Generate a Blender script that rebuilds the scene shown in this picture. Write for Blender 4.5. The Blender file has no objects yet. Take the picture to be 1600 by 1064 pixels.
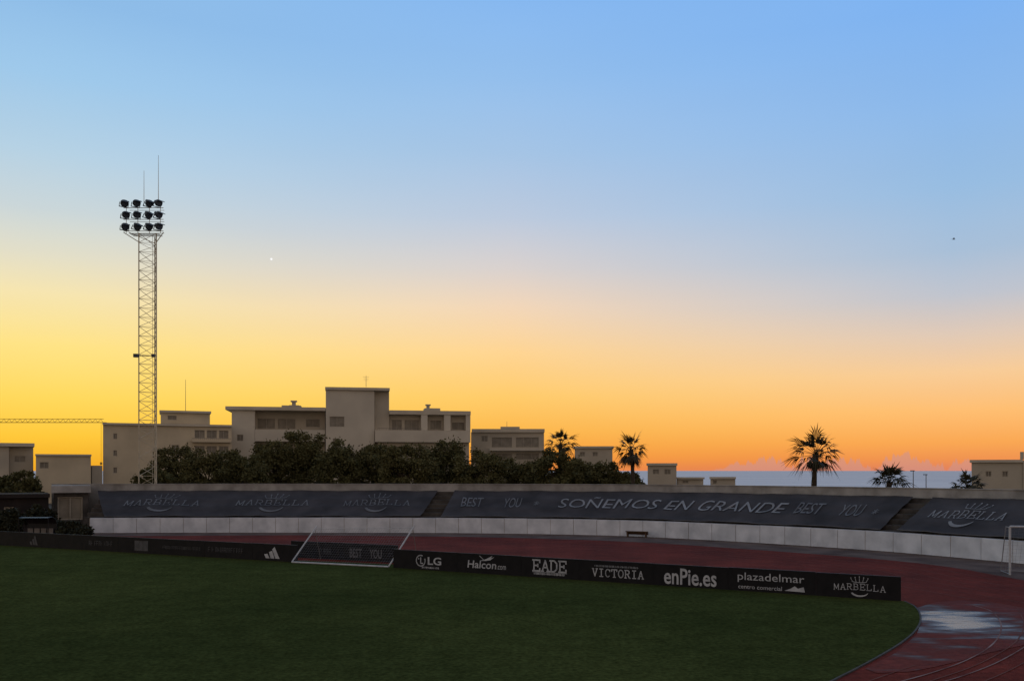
import bpy, math, random
from mathutils import Vector, Matrix, geometry
random.seed(7)
R=math.radians
sc=bpy.context.scene
col=sc.collection
F=1386.0; H=5.4; HY=735.0
def G(px,py,z=0.0):
    Y=(H-z)*F/(py-HY); return ((px-800)/F*Y, Y)
def PX(px,Y): return (px-800)/F*Y
def ZZ(py,Y): return H-(py-HY)*Y/F

# ---------------------------------------------------------------- materials
def lin(c):
    c=c/255.0
    return c/12.92 if c<=0.04045 else ((c+0.055)/1.055)**2.4
def rgb(r,g,b): return (lin(r),lin(g),lin(b),1)
def mat(name,c1,c2=None,scale=2.0,rough=0.8,bump=0.0,detail=6,spec=0.3,metal=0.0,emit=None,bscale=None,stretch=None):
    m=bpy.data.materials.new(name); m.use_nodes=True
    nt=m.node_tree; b=nt.nodes['Principled BSDF']
    b.inputs['Roughness'].default_value=rough
    b.inputs['Specular IOR Level'].default_value=spec
    b.inputs['Metallic'].default_value=metal
    tc=nt.nodes.new('ShaderNodeTexCoord')
    vec=tc.outputs['Object']
    if stretch:
        mp=nt.nodes.new('ShaderNodeMapping'); mp.inputs['Scale'].default_value=stretch
        nt.links.new(vec,mp.inputs['Vector']); vec=mp.outputs['Vector']
    if c2 is None: c2=tuple(x*0.8 for x in c1[:3])
    n=nt.nodes.new('ShaderNodeTexNoise'); n.inputs['Scale'].default_value=scale; n.inputs['Detail'].default_value=detail
    nt.links.new(vec,n.inputs['Vector'])
    r=nt.nodes.new('ShaderNodeValToRGB')
    r.color_ramp.elements[0].position=0.32; r.color_ramp.elements[1].position=0.68
    r.color_ramp.elements[0].color=(*c2[:3],1); r.color_ramp.elements[1].color=(*c1[:3],1)
    nt.links.new(n.outputs['Fac'],r.inputs['Fac']); nt.links.new(r.outputs['Color'],b.inputs['Base Color'])
    if bump:
        n2=nt.nodes.new('ShaderNodeTexNoise'); n2.inputs['Scale'].default_value=bscale or scale*4; n2.inputs['Detail'].default_value=4
        nt.links.new(vec,n2.inputs['Vector'])
        bp=nt.nodes.new('ShaderNodeBump'); bp.inputs['Strength'].default_value=bump; bp.inputs['Distance'].default_value=0.1
        nt.links.new(n2.outputs['Fac'],bp.inputs['Height']); nt.links.new(bp.outputs['Normal'],b.inputs['Normal'])
    return m
M={}
M['ground']=mat('dry_earth',(.07,.06,.045),(.04,.036,.03),.3,.95,.3)
M['apron']=mat('worn_concrete',(.15,.105,.088),(.075,.05,.043),.5,.95,.3,bscale=6,spec=.05)
M['wallwhite']=mat('white_painted_wall',(.74,.77,.83),(.50,.53,.58),.9,.75,.1)
M['parapet']=mat('weathered_render',(.42,.40,.38),(.23,.215,.20),.8,.85,.2)
M['step']=mat('terrace_concrete',(.10,.09,.082),(.042,.037,.034),1.0,.95,.3,spec=.1)
M['banner']=mat('banner_vinyl',(.070,.064,.068),(.038,.036,.039),.45,.85,.25,bscale=1.2,spec=.06)
M['bannerlet']=mat('banner_print',(.27,.27,.285),(.17,.17,.18),.9,.8)
M['bannerdim']=mat('banner_print_faded',(.165,.165,.175),(.10,.10,.108),.9,.8)
M['board']=mat('board_black_panel',(.016,.015,.017),(.009,.009,.011),2,.6,0,spec=.15)
M['boardlet']=mat('board_white_print',(.54,.55,.58),(.36,.37,.4),3,.6)
M['boarddim']=mat('board_grey_print',(.10,.10,.11),(.05,.05,.055),3,.6)
M['steel']=mat('galvanised_steel',(.62,.53,.38),(.45,.38,.28),3,.6,spec=.3)  # lightened and warmed: the haze around the mast is mixed into this colour
M['lamp']=mat('dark_lamp_housing',(.075,.09,.11),(.045,.055,.07),3,.6)
M['lens']=mat('lamp_glass',(.12,.15,.2),(.08,.1,.14),3,.15,spec=.5)
M['goal']=mat('white_goal_paint',(.55,.56,.58),(.38,.39,.41),4,.5)
M['net']=mat('net_cord',(.3,.3,.32),(.2,.2,.22),4,.8)
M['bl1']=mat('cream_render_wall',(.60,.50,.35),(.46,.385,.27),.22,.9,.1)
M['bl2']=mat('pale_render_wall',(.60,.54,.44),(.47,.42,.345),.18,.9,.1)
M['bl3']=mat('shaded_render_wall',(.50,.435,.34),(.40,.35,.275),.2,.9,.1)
M['slab']=mat('roof_slab',(.60,.53,.42),(.48,.42,.33),.4,.9)  # kept close to wall tone, so the colour carries the haze of distance
M['glass']=mat('window_glass',(.28,.245,.195),(.19,.165,.13),1,.4,spec=.2)  # panes lightened: colour stands in for the haze before the distant windows
M['frame']=mat('window_frame_paint',(.44,.385,.31),(.34,.3,.24),2,.6)  # drawn towards wall tone, haze softening painted into the window frames
M['rail']=mat('balcony_rail',(.22,.2,.18),(.16,.145,.13),2,.6)
M['darkwall']=mat('dark_shed_wall',(.04,.032,.03),(.018,.016,.016),.8,.9,.2,spec=.1)
M['leafa']=mat('olive_leaves',(.135,.122,.052),(.09,.082,.036),.5,.85,spec=.03)
M['leafb']=mat('dark_leaves',(.12,.112,.048),(.08,.075,.034),.5,.85,spec=.03)
M['bush']=mat('bush_leaves',(.045,.045,.024),(.02,.02,.012),.8,.75,spec=.1)
M['palm']=mat('palm_leaves',(.055,.046,.02),(.028,.025,.012),1.5,.6,spec=.12)
M['palmdry']=mat('dry_palm_leaves',(.09,.062,.032),(.05,.034,.02),1.5,.85)
M['bark']=mat('bark',(.08,.06,.04),(.04,.03,.022),3,.95,.4)
M['crane']=mat('yellow_crane_paint',(.6,.38,.06),(.5,.31,.05),2,.6)
M['wood']=mat('brown_bench_wood',(.12,.065,.035),(.07,.04,.022),4,.75,stretch=(1,8,8))
M['rubber']=mat('black_plastic',(.02,.02,.022),(.012,.012,.014),4,.5)
M['bird']=mat('bird_feathers',(.05,.05,.05),(.03,.03,.03),8,.8)
M['line']=mat('lane_paint',(.20,.085,.07),(.115,.035,.026),.6,.85,spec=.05)
M['linew']=mat('arc_paint',(.30,.2,.18),(.13,.045,.035),.7,.8,spec=.1)
M['kerb']=mat('kerb_concrete',(.07,.058,.05),(.035,.03,.026),1.2,.85)

def nz_(nt,v,s,d=6,r=.6):
    n=nt.nodes.new('ShaderNodeTexNoise'); n.inputs['Scale'].default_value=s; n.inputs['Detail'].default_value=d; n.inputs['Roughness'].default_value=r
    nt.links.new(v,n.inputs['Vector']); return n.outputs['Fac']
def rp_(nt,f,p0,p1,c0,c1):
    r=nt.nodes.new('ShaderNodeValToRGB'); e=r.color_ramp.elements
    e[0].position=p0; e[1].position=p1; e[0].color=(*c0,1); e[1].color=(*c1,1)
    nt.links.new(f,r.inputs['Fac']); return r.outputs['Color']
def mx_(nt,mode,f,a,b):
    mx=nt.nodes.new('ShaderNodeMix'); mx.data_type='RGBA'; mx.blend_type=mode
    if isinstance(f,(int,float)): mx.inputs['Factor'].default_value=f
    else: nt.links.new(f,mx.inputs['Factor'])
    nt.links.new(a,mx.inputs['A']); nt.links.new(b,mx.inputs['B']); return mx.outputs['Result']
TR0,TR1=(.105,.018,.011),(.175,.030,.019)
def ground_mat(name,cols,scales,rough,spec,bump,bscale,amp=(.35,1.6)):
    m=bpy.data.materials.new(name); m.use_nodes=True; nt=m.node_tree; b=nt.nodes['Principled BSDF']
    tc=nt.nodes.new('ShaderNodeTexCoord'); v=tc.outputs['Object']
    a=rp_(nt,nz_(nt,v,scales[0]),.35,.65,cols[0],cols[1])
    f=rp_(nt,nz_(nt,v,scales[1],8,.75),.3,.7,(amp[0],)*3,(amp[1],)*3)
    g2=rp_(nt,nz_(nt,v,scales[1]*.13,5,.65),.3,.7,(.8,.8,.8),(1.2,1.2,1.2))
    nt.links.new(mx_(nt,'MULTIPLY',1,mx_(nt,'MULTIPLY',1,a,f),g2),b.inputs['Base Color'])
    b.inputs['Roughness'].default_value=rough; b.inputs['Specular IOR Level'].default_value=spec
    bp=nt.nodes.new('ShaderNodeBump'); bp.inputs['Strength'].default_value=bump; bp.inputs['Distance'].default_value=.05
    nt.links.new(nz_(nt,v,bscale,6,.7),bp.inputs['Height']); nt.links.new(bp.outputs['Normal'],b.inputs['Normal'])
    return m
M['grass']=ground_mat('pitch_grass',((.034,.044,.014),(.062,.072,.022)),(.06,7),1,.0,.8,14,(.4,1.6))
M['track']=ground_mat('red_running_track',(TR0,TR1),(.25,4),.9,.05,.2,20,(.6,1.3))
# wet surface: thin standing water in streaks, dry red surface towards the rim
def wet_mat(cx,cy):
    m=bpy.data.materials.new('wet_track_surface'); m.use_nodes=True; nt=m.node_tree; b=nt.nodes['Principled BSDF']
    tc=nt.nodes.new('ShaderNodeTexCoord'); v=tc.outputs['Object']
    mp=nt.nodes.new('ShaderNodeMapping'); mp.inputs['Location'].default_value=(-cx/3.2,-cy/4.6,0); mp.inputs['Scale'].default_value=(1/3.2,1/4.6,1); nt.links.new(v,mp.inputs['Vector'])
    gr=nt.nodes.new('ShaderNodeTexGradient'); gr.gradient_type='SPHERICAL'; nt.links.new(mp.outputs['Vector'],gr.inputs['Vector'])
    m3=nt.nodes.new('ShaderNodeMapping'); m3.inputs['Scale'].default_value=(.55,1.3,1); m3.inputs['Rotation'].default_value=(0,0,R(-12)); nt.links.new(v,m3.inputs['Vector'])
    n1=nz_(nt,m3.outputs['Vector'],.8,5,.55)
    ad=nt.nodes.new('ShaderNodeMath'); ad.operation='MULTIPLY_ADD'; nt.links.new(n1,ad.inputs[0]); ad.inputs[1].default_value=2.4; nt.links.new(gr.outputs['Fac'],ad.inputs[2])
    def rng(a,b_,c,d):
        q=nt.nodes.new('ShaderNodeMapRange'); q.interpolation_type='SMOOTHSTEP'; nt.links.new(ad.outputs[0],q.inputs['Value'])
        for k,x in zip(('From Min','From Max','To Min','To Max'),(a,b_,c,d)): q.inputs[k].default_value=x
        return q.outputs[0]
    dry=mx_(nt,'MULTIPLY',1,rp_(nt,nz_(nt,v,.25),.35,.65,TR0,TR1),rp_(nt,nz_(nt,v,4,8,.75),.3,.7,(.6,)*3,(1.3,)*3))
    wetc=rp_(nt,nz_(nt,v,1.2,4),.3,.7,(.06,.04,.038),(.13,.105,.105))
    nt.links.new(mx_(nt,'MIX',rng(1.2,1.75,0,1),dry,wetc),b.inputs['Base Color'])
    nt.links.new(rng(1.4,2.1,.75,.16),b.inputs['Roughness'])
    nt.links.new(rng(1.4,2.15,.05,.42),b.inputs['Specular IOR Level'])
    bp=nt.nodes.new('ShaderNodeBump'); bp.inputs['Strength'].default_value=.25; bp.inputs['Distance'].default_value=.03
    nt.links.new(nz_(nt,m3.outputs['Vector'],3.5,3,.5),bp.inputs['Height']); nt.links.new(bp.outputs['Normal'],b.inputs['Normal'])
    return m
M['wet']=wet_mat(*G(1492,970))
M['sea']=mat('sea_water',(.80,.77,.76),(.66,.64,.66),.02,.9,0,spec=.05,stretch=(.15,1,1))  # pale diffuse colour stands in for sky reflected on the waves

# ---------------------------------------------------------------- object helpers
ORG={}
def empty(name,loc,label,cat,group=None,rz=0):
    o=bpy.data.objects.new(name,None); col.objects.link(o); o.empty_display_size=.3
    o.location=loc; o.rotation_euler=(0,0,rz); o['label']=label; o['category']=cat
    if group: o['group']=group
    ORG[o.name]=Vector(loc); return o
def tag(o,label,cat,group=None,kind=None):
    o['label']=label; o['category']=cat
    if group: o['group']=group
    if kind: o['kind']=kind
    return o
class MB:
    def __init__(s): s.v=[]; s.f=[]
    def add(s,vs,fs):
        b=len(s.v); s.v+= [Vector(x) for x in vs]; s.f+=[tuple(b+i for i in f) for f in fs]; return s
    def box(s,x0,x1,y0,y1,z0,z1):
        return s.add([(x0,y0,z0),(x1,y0,z0),(x1,y1,z0),(x0,y1,z0),(x0,y0,z1),(x1,y0,z1),(x1,y1,z1),(x0,y1,z1)],
          [(0,3,2,1),(4,5,6,7),(0,1,5,4),(1,2,6,5),(2,3,7,6),(3,0,4,7)])
    def tube(s,p0,p1,r0,r1=None,n=6):
        r1=r0 if r1 is None else r1
        p0=Vector(p0); p1=Vector(p1); d=(p1-p0).normalized()
        a=d.orthogonal().normalized(); b=d.cross(a)
        vs=[]
        for p,r in((p0,r0),(p1,r1)):
            for i in range(n):
                t=2*math.pi*i/n; vs.append(p+a*math.cos(t)*r+b*math.sin(t)*r)
        fs=[(i,(i+1)%n,n+(i+1)%n,n+i) for i in range(n)]+[tuple(range(n))[::-1],tuple(range(n,2*n))]
        return s.add(vs,fs)
    def path(s,pts,rs,n=7):
        for i in range(len(pts)-1): s.tube(pts[i],pts[i+1],rs[i],rs[i+1],n)
        return s
    def build(s,name,m,parent=None,smooth=False,local=False):
        me=bpy.data.meshes.new(name)
        o=bpy.data.objects.new(name,me); col.objects.link(o)
        off=Vector((0,0,0))
        if parent is not None:
            o.parent=parent; off=ORG.get(parent.name,off)
            ORG[o.name]=off
        if local: off=Vector((0,0,0))
        me.from_pydata([tuple(v-off) for v in s.v],[],s.f); me.materials.append(m); me.update()
        if smooth:
            for p in me.polygons: p.use_smooth=True
        return o
def structure(o): o['kind']='structure'; return o
def sheet(name,pts,z,m):
    vs=[Vector((p[0],p[1],z)) for p in pts]
    tri=geometry.tessellate_polygon([vs])
    fs=[]
    for t in tri:
        a,b2,c=[vs[i] for i in t]
        nrm=(b2-a).cross(c-a).z
        fs.append(tuple(t) if nrm>0 else tuple(t)[::-1])
    mb=MB(); mb.add(vs,fs); return mb.build(name,m)

# ---------------------------------------------------------------- splines
class Spl:
    def __init__(s,pts,step=.25):
        P=[Vector((p[0],p[1])) for p in pts]
        P=[P[0]*2-P[1]]+P+[P[-1]*2-P[-2]]
        out=[]
        for i in range(1,len(P)-2):
            a,b2,c,d=P[i-1],P[i],P[i+1],P[i+2]
            for k in range(24):
                t=k/24
                out.append(.5*((2*b2)+(c-a)*t+(2*a-5*b2+4*c-d)*t*t+(3*b2-a-3*c+d)*t**3))
        out.append(P[-2])
        s.p=out; s.L=[0]
        for i in range(1,len(out)): s.L.append(s.L[-1]+(out[i]-out[i-1]).length)
        s.len=s.L[-1]
    def at(s,u):
        u=max(0,min(s.len-1e-4,u))
        lo,hi=0,len(s.L)-1
        while hi-lo>1:
            mid=(lo+hi)//2
            if s.L[mid]<=u: lo=mid
            else: hi=mid
        t=(u-s.L[lo])/(s.L[hi]-s.L[lo]+1e-9)
        return s.p[lo].lerp(s.p[hi],t)
    def frame(s,u):
        a=s.at(u-.6); b2=s.at(u+.6); d=(b2-a).normalized()
        return s.at(u),d,Vector((-d.y,d.x))
    def P(s,u,off,z):
        p,d,n=s.frame(u); q=p+n*off; return Vector((q.x,q.y,z))
    def s_at(s,px,off=0):
        best=None
        u=0
        while u<s.len:
            q=s.P(u,off,0)
            if q.y>3:
                e=abs(q.x/q.y*F+800-px)
                if best is None or e<best[0]: best=(e,u)
            u+=.1
        return best[1]
def sweep(mb,sp,s0,s1,prof,step=1.0,closed=True,caps=True):
    n=max(1,int(round((s1-s0)/step))); k=len(prof); vs=[]
    for i in range(n+1):
        u=s0+(s1-s0)*i/n
        for (o,z) in prof: vs.append(sp.P(u,o,z))
    fs=[]
    kk=k if closed else k-1
    for i in range(n):
        for j in range(kk):
            a=i*k+j; b2=i*k+(j+1)%k
            fs.append((a,b2,b2+k,a+k))
    if closed and caps:
        fs.append(tuple(range(k))[::-1]); fs.append(tuple(n*k+j for j in range(k)))
    mb.add(vs,fs); return mb

W=Spl([(-46,77),(-36.4,76.9),(-25,77.3),(-9,77),(0,76),(8.5,73.6),(15,69.3),(20.5,64.3),(24.5,60),(27.2,56),(29.8,51.2),(32.5,45),(34.2,38),(35,30),(34.2,21),(31.5,12)])

# ---------------------------------------------------------------- setting
xs=[-6000,-1500,-500,-200,-60,60,200,500,1500,6000]; ys=[-600,-50,0,100,200,290,420,620,900]
zy={-600:0,-50:0,0:0,100:0,200:0,290:-.5,420:-6,620:-14,900:-22}
g=MB(); vs=[(x,y,zy[y]-.03) for y in ys for x in xs]; nx=len(xs)
g.add(vs,[(j*nx+i,j*nx+i+1,(j+1)*nx+i+1,(j+1)*nx+i) for j in range(len(ys)-1) for i in range(nx-1)])
structure(g.build('ground',M['ground']))
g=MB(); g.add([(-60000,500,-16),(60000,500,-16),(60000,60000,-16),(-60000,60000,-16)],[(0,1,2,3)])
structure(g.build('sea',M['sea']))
ap=[tuple(W.at(u)) for u in [i*W.len/60 for i in range(61)]]
ap=[(p[0],p[1]) for p in ap]+[(25,2),(-60,2),(-60,77)]
structure(sheet('concrete_apron',ap,-.005,M['apron']))
RT=Spl([(-60,70.5),G(250,837),G(470,836),G(640,837.5),G(800,840),G(1000,847),G(1240,863),G(1400,876),G(1500,888),G(1600,906),(28.0,34),(28.6,27),(28,18),(25,8)])
rp=[(p.x,p.y) for p in [RT.at(i*RT.len/70) for i in range(71)]]+[(20,2.5),(-58,2.5)]
structure(sheet('running_track',rp,.006,M['track']))
for k in range(7):
    mb=MB(); o=-.15-1.22*k
    sweep(mb,RT,3,RT.len-2,[(o-.025,.014),(o+.025,.014)],1.0,closed=False)
    ob=mb.build('lane_line',M['line']); structure(ob)
def gline(pts,w,name,z,m):
    S=Spl([G(*p) for p in pts]); mb=MB(); sweep(mb,S,0,S.len,[(w/2,z),(-w/2,z)],.4,closed=False)
    return structure(mb.build(name,m))
gline([(1520,946),(1548,955),(1563,972),(1562,992),(1545,1012),(1508,1033),(1455,1052),(1390,1070)],.05,'marking_line',.026,M['linew'])
gline([(1640,985),(1600,1012),(1555,1037),(1500,1058),(1450,1072)],.045,'marking_line',.027,M['linew'])
gline([(1640,1010),(1600,1036),(1560,1056),(1520,1072)],.035,'marking_line',.028,M['line'])
gline([(1590,950),(1600,975),(1590,1000),(1560,1022),(1515,1044),(1450,1066)],.035,'marking_line',.029,M['line'])
gline([(1430,1040),(1400,1050),(1360,1064),(1330,1076)],.035,'marking_line',.0265,M['line'])
pud=[G(*p) for p in [(1432,950),(1462,941),(1500,938),(1545,941),(1600,950),(1640,962),(1660,976),(1640,994),(1600,1008),(1545,1020),(1503,1032),(1462,1042),(1420,1050),(1370,1052),(1352,1045),(1400,1020),(1432,992),(1440,970)]]
structure(sheet('wet_patch',pud,.018,M['wet']))
edge=[(1412,940),(1428,948),(1436,960),(1436,974),(1426,989),(1405,1006),(1372,1026),(1335,1046),(1300,1064),(1240,1100)]
gp=[G(*p) for p in edge]
ES=Spl(gp+[(4.0,12),(0,4)])
left=[(-60,68.5),G(0,849),G(235,862),G(465,876),G(615,882),G(1000,908),G(1380,935)]
gpp=left+[(p.x,p.y) for p in [ES.at(i*ES.len/60) for i in range(61)]]+[(-2,3),(-59,3)]
structure(sheet('pitch_grass',gpp,.034,M['grass']))
mb=MB(); sweep(mb,ES,0,ES.len,[(.0,0),(.0,.045),(.06,.045),(.06,0)],.4)
structure(mb.build('grass_kerb',M['kerb']))

# ---------------------------------------------------------------- stand
s_w0=W.s_at(140,0); s_end=W.len-1
p0=W.P(W.s_at(800),0,0)
pw=empty('perimeter_wall',tuple(p0),'long curved white panelled wall along the foot of the terrace','wall')
mb=MB(); u=s_w0; pl=2.0
while u<s_end:
    dz=random.uniform(-.012,.012)
    dof=random.uniform(-.01,.01)
    sweep(mb,W,u+.02,min(u+pl-.02,s_end),[(dof,0),(dof,1.3+dz),(.18,1.3+dz),(.18,0)],1.0); u+=pl
mb.build('wall_panels',M['wallwhite'],pw)
mb=MB(); u=s_w0
while u<s_end:
    sweep(mb,W,u-.05,u+.05,[(.04,0),(.04,1.27),(.16,1.27),(.16,0)],.1); u+=pl
mb.build('joint_posts',M['frame'],pw)
st=empty('terrace_stand',tuple(W.P(W.s_at(800),3,0)),'long curved concrete terrace stand behind the white wall','stand')
prof=[(.22,0),(.22,1.0)]
for k in range(7): prof+=[(.35+.7*k,1.0+.35*k),(.35+.7*k,1.35+.35*k)]
prof+=[(5.3,3.45),(5.3,0)]
s_t0=W.s_at(128,0)
mb=MB(); sweep(mb,W,s_t0,s_end,prof,1.0); mb.build('seating_steps',M['step'],st)
mb=MB(); s_pp=W.s_at(82,5.4); sweep(mb,W,max(.7,s_pp),s_end,[(5.302,0),(5.302,4.12),(5.5,4.12),(5.5,0)],1.0); 
pr=mb.build('back_parapet',M['parapet'],st)
mb=MB(); sweep(mb,W,max(.7,s_pp),s_end,[(5.25,4.122),(5.25,4.18),(5.56,4.18),(5.56,4.122)],1.0); mb.build('coping',M['parapet'],pr)
def bsurf(u,t,lift=0.0):
    off=.30+4.2*t; z=1.40+2.1*t
    z+= .035*math.sin(off*4.5)+.025*math.sin(u*.9+t*3)+.02*math.sin(u*2.7+t*5)+lift
    return W.P(u,off-lift*.4,z)
class Ban:
    def __init__(s,b0,t0,b1,t1,label):
        s.a0=W.s_at(b0,.3); s.a1=W.s_at(t0,4.5); s.c0=W.s_at(b1,.3); s.c1=W.s_at(t1,4.5)
        mid=W.P((s.a0+s.c0)/2,2,2)
        s.e=empty('seat_banner',tuple(mid),label,'banner')
        mb=MB(); nu=max(4,int((s.c0-s.a0)/.5)); nv=12; vs=[]
        for j in range(nv+1):
            t=j/nv; l=s.a0+(s.a1-s.a0)*t; r_=s.c0+(s.c1-s.c0)*t
            for i in range(nu+1): vs.append(bsurf(l+(r_-l)*i/nu,t))
        fs=[(j*(nu+1)+i,j*(nu+1)+i+1,(j+1)*(nu+1)+i+1,(j+1)*(nu+1)+i) for j in range(nv) for i in range(nu)]
        mb.add(vs,fs); s.ob=mb.build('sheet',M['banner'],s.e,smooth=True)
        for t,l,r_ in((0,s.a0,s.c0),(1,s.a1,s.c1)):
            mb=MB(); n=int((r_-l)); 
            for i in range(n): mb.tube(bsurf(l+(r_-l)*i/n,t,.02),bsurf(l+(r_-l)*(i+1)/n,t,.02),.03,.03,4)
            mb.build('hem_rope',M['bannerdim'],s.e)
_tc={}
def text2d(txt,shear=0,bold=0):
    key=(txt,shear,bold)
    if key in _tc: return _tc[key]
    c=bpy.data.curves.new('t','FONT'); c.body=txt; c.shear=shear; c.offset=bold; c.resolution_u=3
    o=bpy.data.objects.new('t',c); col.objects.link(o)
    me=bpy.data.meshes.new_from_object(o)
    vs=[(v.co.x,v.co.y) for v in me.vertices]; fs=[tuple(p.vertices) for p in me.polygons]
    x0=min(v[0] for v in vs);x1=max(v[0] for v in vs);y0=min(v[1] for v in vs);y1=max(v[1] for v in vs)
    vs=[((x-x0)/(x1-x0),(y-y0)/(y1-y0)) for x,y in vs]
    bpy.data.objects.remove(o); bpy.data.curves.remove(c); bpy.data.meshes.remove(me)
    _tc[key]=(vs,fs); return vs,fs
def arc(cx,cy,rx,ry,a0,a1,n=12): return [(cx+rx*math.cos(R(a0+(a1-a0)*i/n)),cy+ry*math.sin(R(a0+(a1-a0)*i/n))) for i in range(n+1)]
SER={
'E':[[(.15,0),(.15,1)],[(0,0),(.9,0),(.9,.22)],[(0,1),(.9,1),(.9,.78)],[(.15,.5),(.65,.5)],[(.65,.38),(.65,.62)]],
'A':[[(.12,0),(.5,1),(.88,0)],[(.25,.35),(.75,.35)],[(0,0),(.28,0)],[(.72,0),(1,0)]],
'D':[[(.15,0),(.15,1)],[(0,0),(.55,0),(.85,.25),(.85,.75),(.55,1),(0,1)]],
'V':[[(.12,1),(.5,0),(.88,1)],[(0,1),(.28,1)],[(.72,1),(1,1)]],
'I':[[(.5,0),(.5,1)],[(.2,0),(.8,0)],[(.2,1),(.8,1)]],
'C':[[(.88,.72),(.88,.95)],arc(.5,.5,.42,.5,50,310)],
'T':[[(.5,0),(.5,1)],[(.02,.78),(.02,1),(.98,1),(.98,.78)],[(.3,0),(.7,0)]],
'O':[arc(.5,.5,.44,.5,0,360,16)],
'R':[[(.15,0),(.15,1)],[(0,1),(.6,1),(.8,.87),(.8,.63),(.6,.5),(.15,.5)],[(.5,.5),(.85,0),(1,0)],[(0,0),(.3,0)]],
'M':[[(.1,0),(.1,1),(.5,.15),(.9,1),(.9,0)],[(0,0),(.2,0)],[(.8,0),(1,0)]],
'B':[[(.15,0),(.15,1)],[(0,0),(.6,0),(.85,.15),(.85,.38),(.6,.52),(.15,.52)],[(0,1),(.55,1),(.78,.87),(.78,.65),(.6,.52)]],
'L':[[(.15,0),(.15,1)],[(0,1),(.3,1)],[(0,0),(.85,0),(.85,.25)]]}
class Sh:
    def __init__(s): s.v=[]; s.f=[]
    def add(s,vs,fs):
        b=len(s.v); s.v+=list(vs); s.f+=[tuple(b+i for i in f) for f in fs]
    def text(s,txt,x0,x1,y0,y1,shear=0,bold=0):
        vs,fs=text2d(txt,shear,bold); s.add([(x0+(x1-x0)*x,y0+(y1-y0)*y) for x,y in vs],fs)
    def stroke(s,pts,w):
        for i in range(len(pts)-1):
            a=Vector(pts[i]); b2=Vector(pts[i+1]); d=(b2-a)
            if d.length<1e-6: continue
            d.normalize(); n=Vector((-d.y,d.x))*w/2; e=d*w*.35
            s.add([tuple(a-n-e),tuple(b2-n+e),tuple(b2+n+e),tuple(a+n-e)],[(0,1,2,3)])
    def poly(s,pts):
        tri=geometry.tessellate_polygon([[Vector((p[0],p[1],0)) for p in pts]])
        fs=[]
        for t in tri:
            a,b2,c=[Vector(pts[i]) for i in t]
            fs.append(tuple(t) if (b2-a).cross(c-a)>0 else tuple(t)[::-1])
        s.add(pts,fs)
    def serif(s,txt,x0,x1,y0,y1,w,gap=.16,bow=0):
        n=len(txt); cw=(x1-x0)/(n+gap*(n-1))
        for i,ch in enumerate(txt):
            bx=x0+i*cw*(1+gap)
            for st_ in SER[ch]:
                k=((bx+cw/2-(x0+x1)/2)/((x1-x0)/2))**2
                s.stroke([(bx+cw*px,y0+(y1-y0)*py-bow*k) for px,py in st_],w)
    def emblem(s,cx,cy,w,h,k0=1.0):
        # crown over the word, a slim crescent under it
        s.serif('MARBELLA',cx-w/2,cx+w/2,cy-h*.13,cy+h*.13,w*.012*k0,.22,bow=h*.05)
        cw=w*.14
        s.stroke(arc(cx,cy+h*.24,cw,h*.05,180,360,8),w*.011)
        for k in(-2,-1,0,1,2):
            x=cx+k*cw*.45; s.stroke([(x,cy+h*.21),(x+k*cw*.12,cy+h*.40-abs(k)*h*.03)],w*.009)
            s.poly(arc(x+k*cw*.14,cy+h*.44-abs(k)*h*.03,w*.011,h*.028,0,330,6))
        o=arc(cx,cy-h*.20,cw*1.25,h*.24,200,340,14); i_=arc(cx+cw*.1,cy-h*.18,cw*1.15,h*.19,340,205,14)
        s.poly(o+i_)
    def glyphs(s,x0,x1,y0,y1,seed,w=None):
        rr=random.Random(seed); x=x0; h=y1-y0; w=w or h*.13
        while x<x1-h*.4:
            cw=h*rr.uniform(.4,.7); k=rr.randint(0,3)
            if rr.random()<.12: x+=h*.35; continue
            s.stroke([(x,y0),(x,y1)],w)
            if k!=1: s.stroke([(x,y1),(x+cw*.7,y1)],w)
            if k>1: s.stroke([(x+cw*.7,y0),(x+cw*.7,y1)],w)
            if k!=2: s.stroke([(x,y0+h*.45),(x+cw*.6,y0+h*.45)],w)
            x+=cw+h*.18
    def build(s,name,m,fn,parent):
        mb=MB(); mb.add([fn(x,y) for x,y in s.v],s.f); return mb.build(name,m,parent)
def ban_fn(s0,lift=.06): return lambda x,y: bsurf(s0+x,y/4.7,lift)
def place_px(pa,pb,t):
    off=.3+4.2*t; return W.s_at(pa,off),W.s_at(pb,off)
B1=Ban(163,152,657,684,'dark grey seat banner with three crowned white emblems, leftmost on the terrace')
for (a,b_) in((196,313),(371,483),(537,641)):
    u0,u1=place_px(a,b_,.5); s=Sh(); s.emblem((u1-u0)/2,2.45,(u1-u0),3.7,1.1); s.build('emblem',M['bannerdim'],ban_fn(u0),B1.e)
B2=Ban(689,711,1374,1426,'longest dark grey seat banner with white slogan lettering, middle of the terrace')
u0,u1=place_px(875,1229,.55); s=Sh(); s.text('SOÑEMOS EN GRANDE',0,u1-u0,1.6,3.6,.1,-.004); s.build('lettering',M['bannerlet'],ban_fn(u0),B2.e)
for (a,b_) in((722,755),(788,815),(1246,1287),(1314,1350)):
    u0,u1=place_px(a,b_,.55); s=Sh(); s.text('BEST' if (a in(722,1246)) else 'YOU',0,u1-u0,1.6,3.3,-.05 if a>1200 else 0,.0); s.build('lettering',M['bannerdim'],ban_fn(u0),B2.e)
for a in(838,1368):
    u0,u1=place_px(a-4,a+4,.5); s=Sh()
    for k in range(4): s.stroke([((u1-u0)*(.5+.5*math.cos(k*math.pi/4)),2.4+.35*math.sin(k*math.pi/4)),((u1-u0)*(.5-.5*math.cos(k*math.pi/4)),2.4-.35*math.sin(k*math.pi/4))],.06)
    s.build('star_mark',M['bannerdim'],ban_fn(u0),B2.e)
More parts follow.
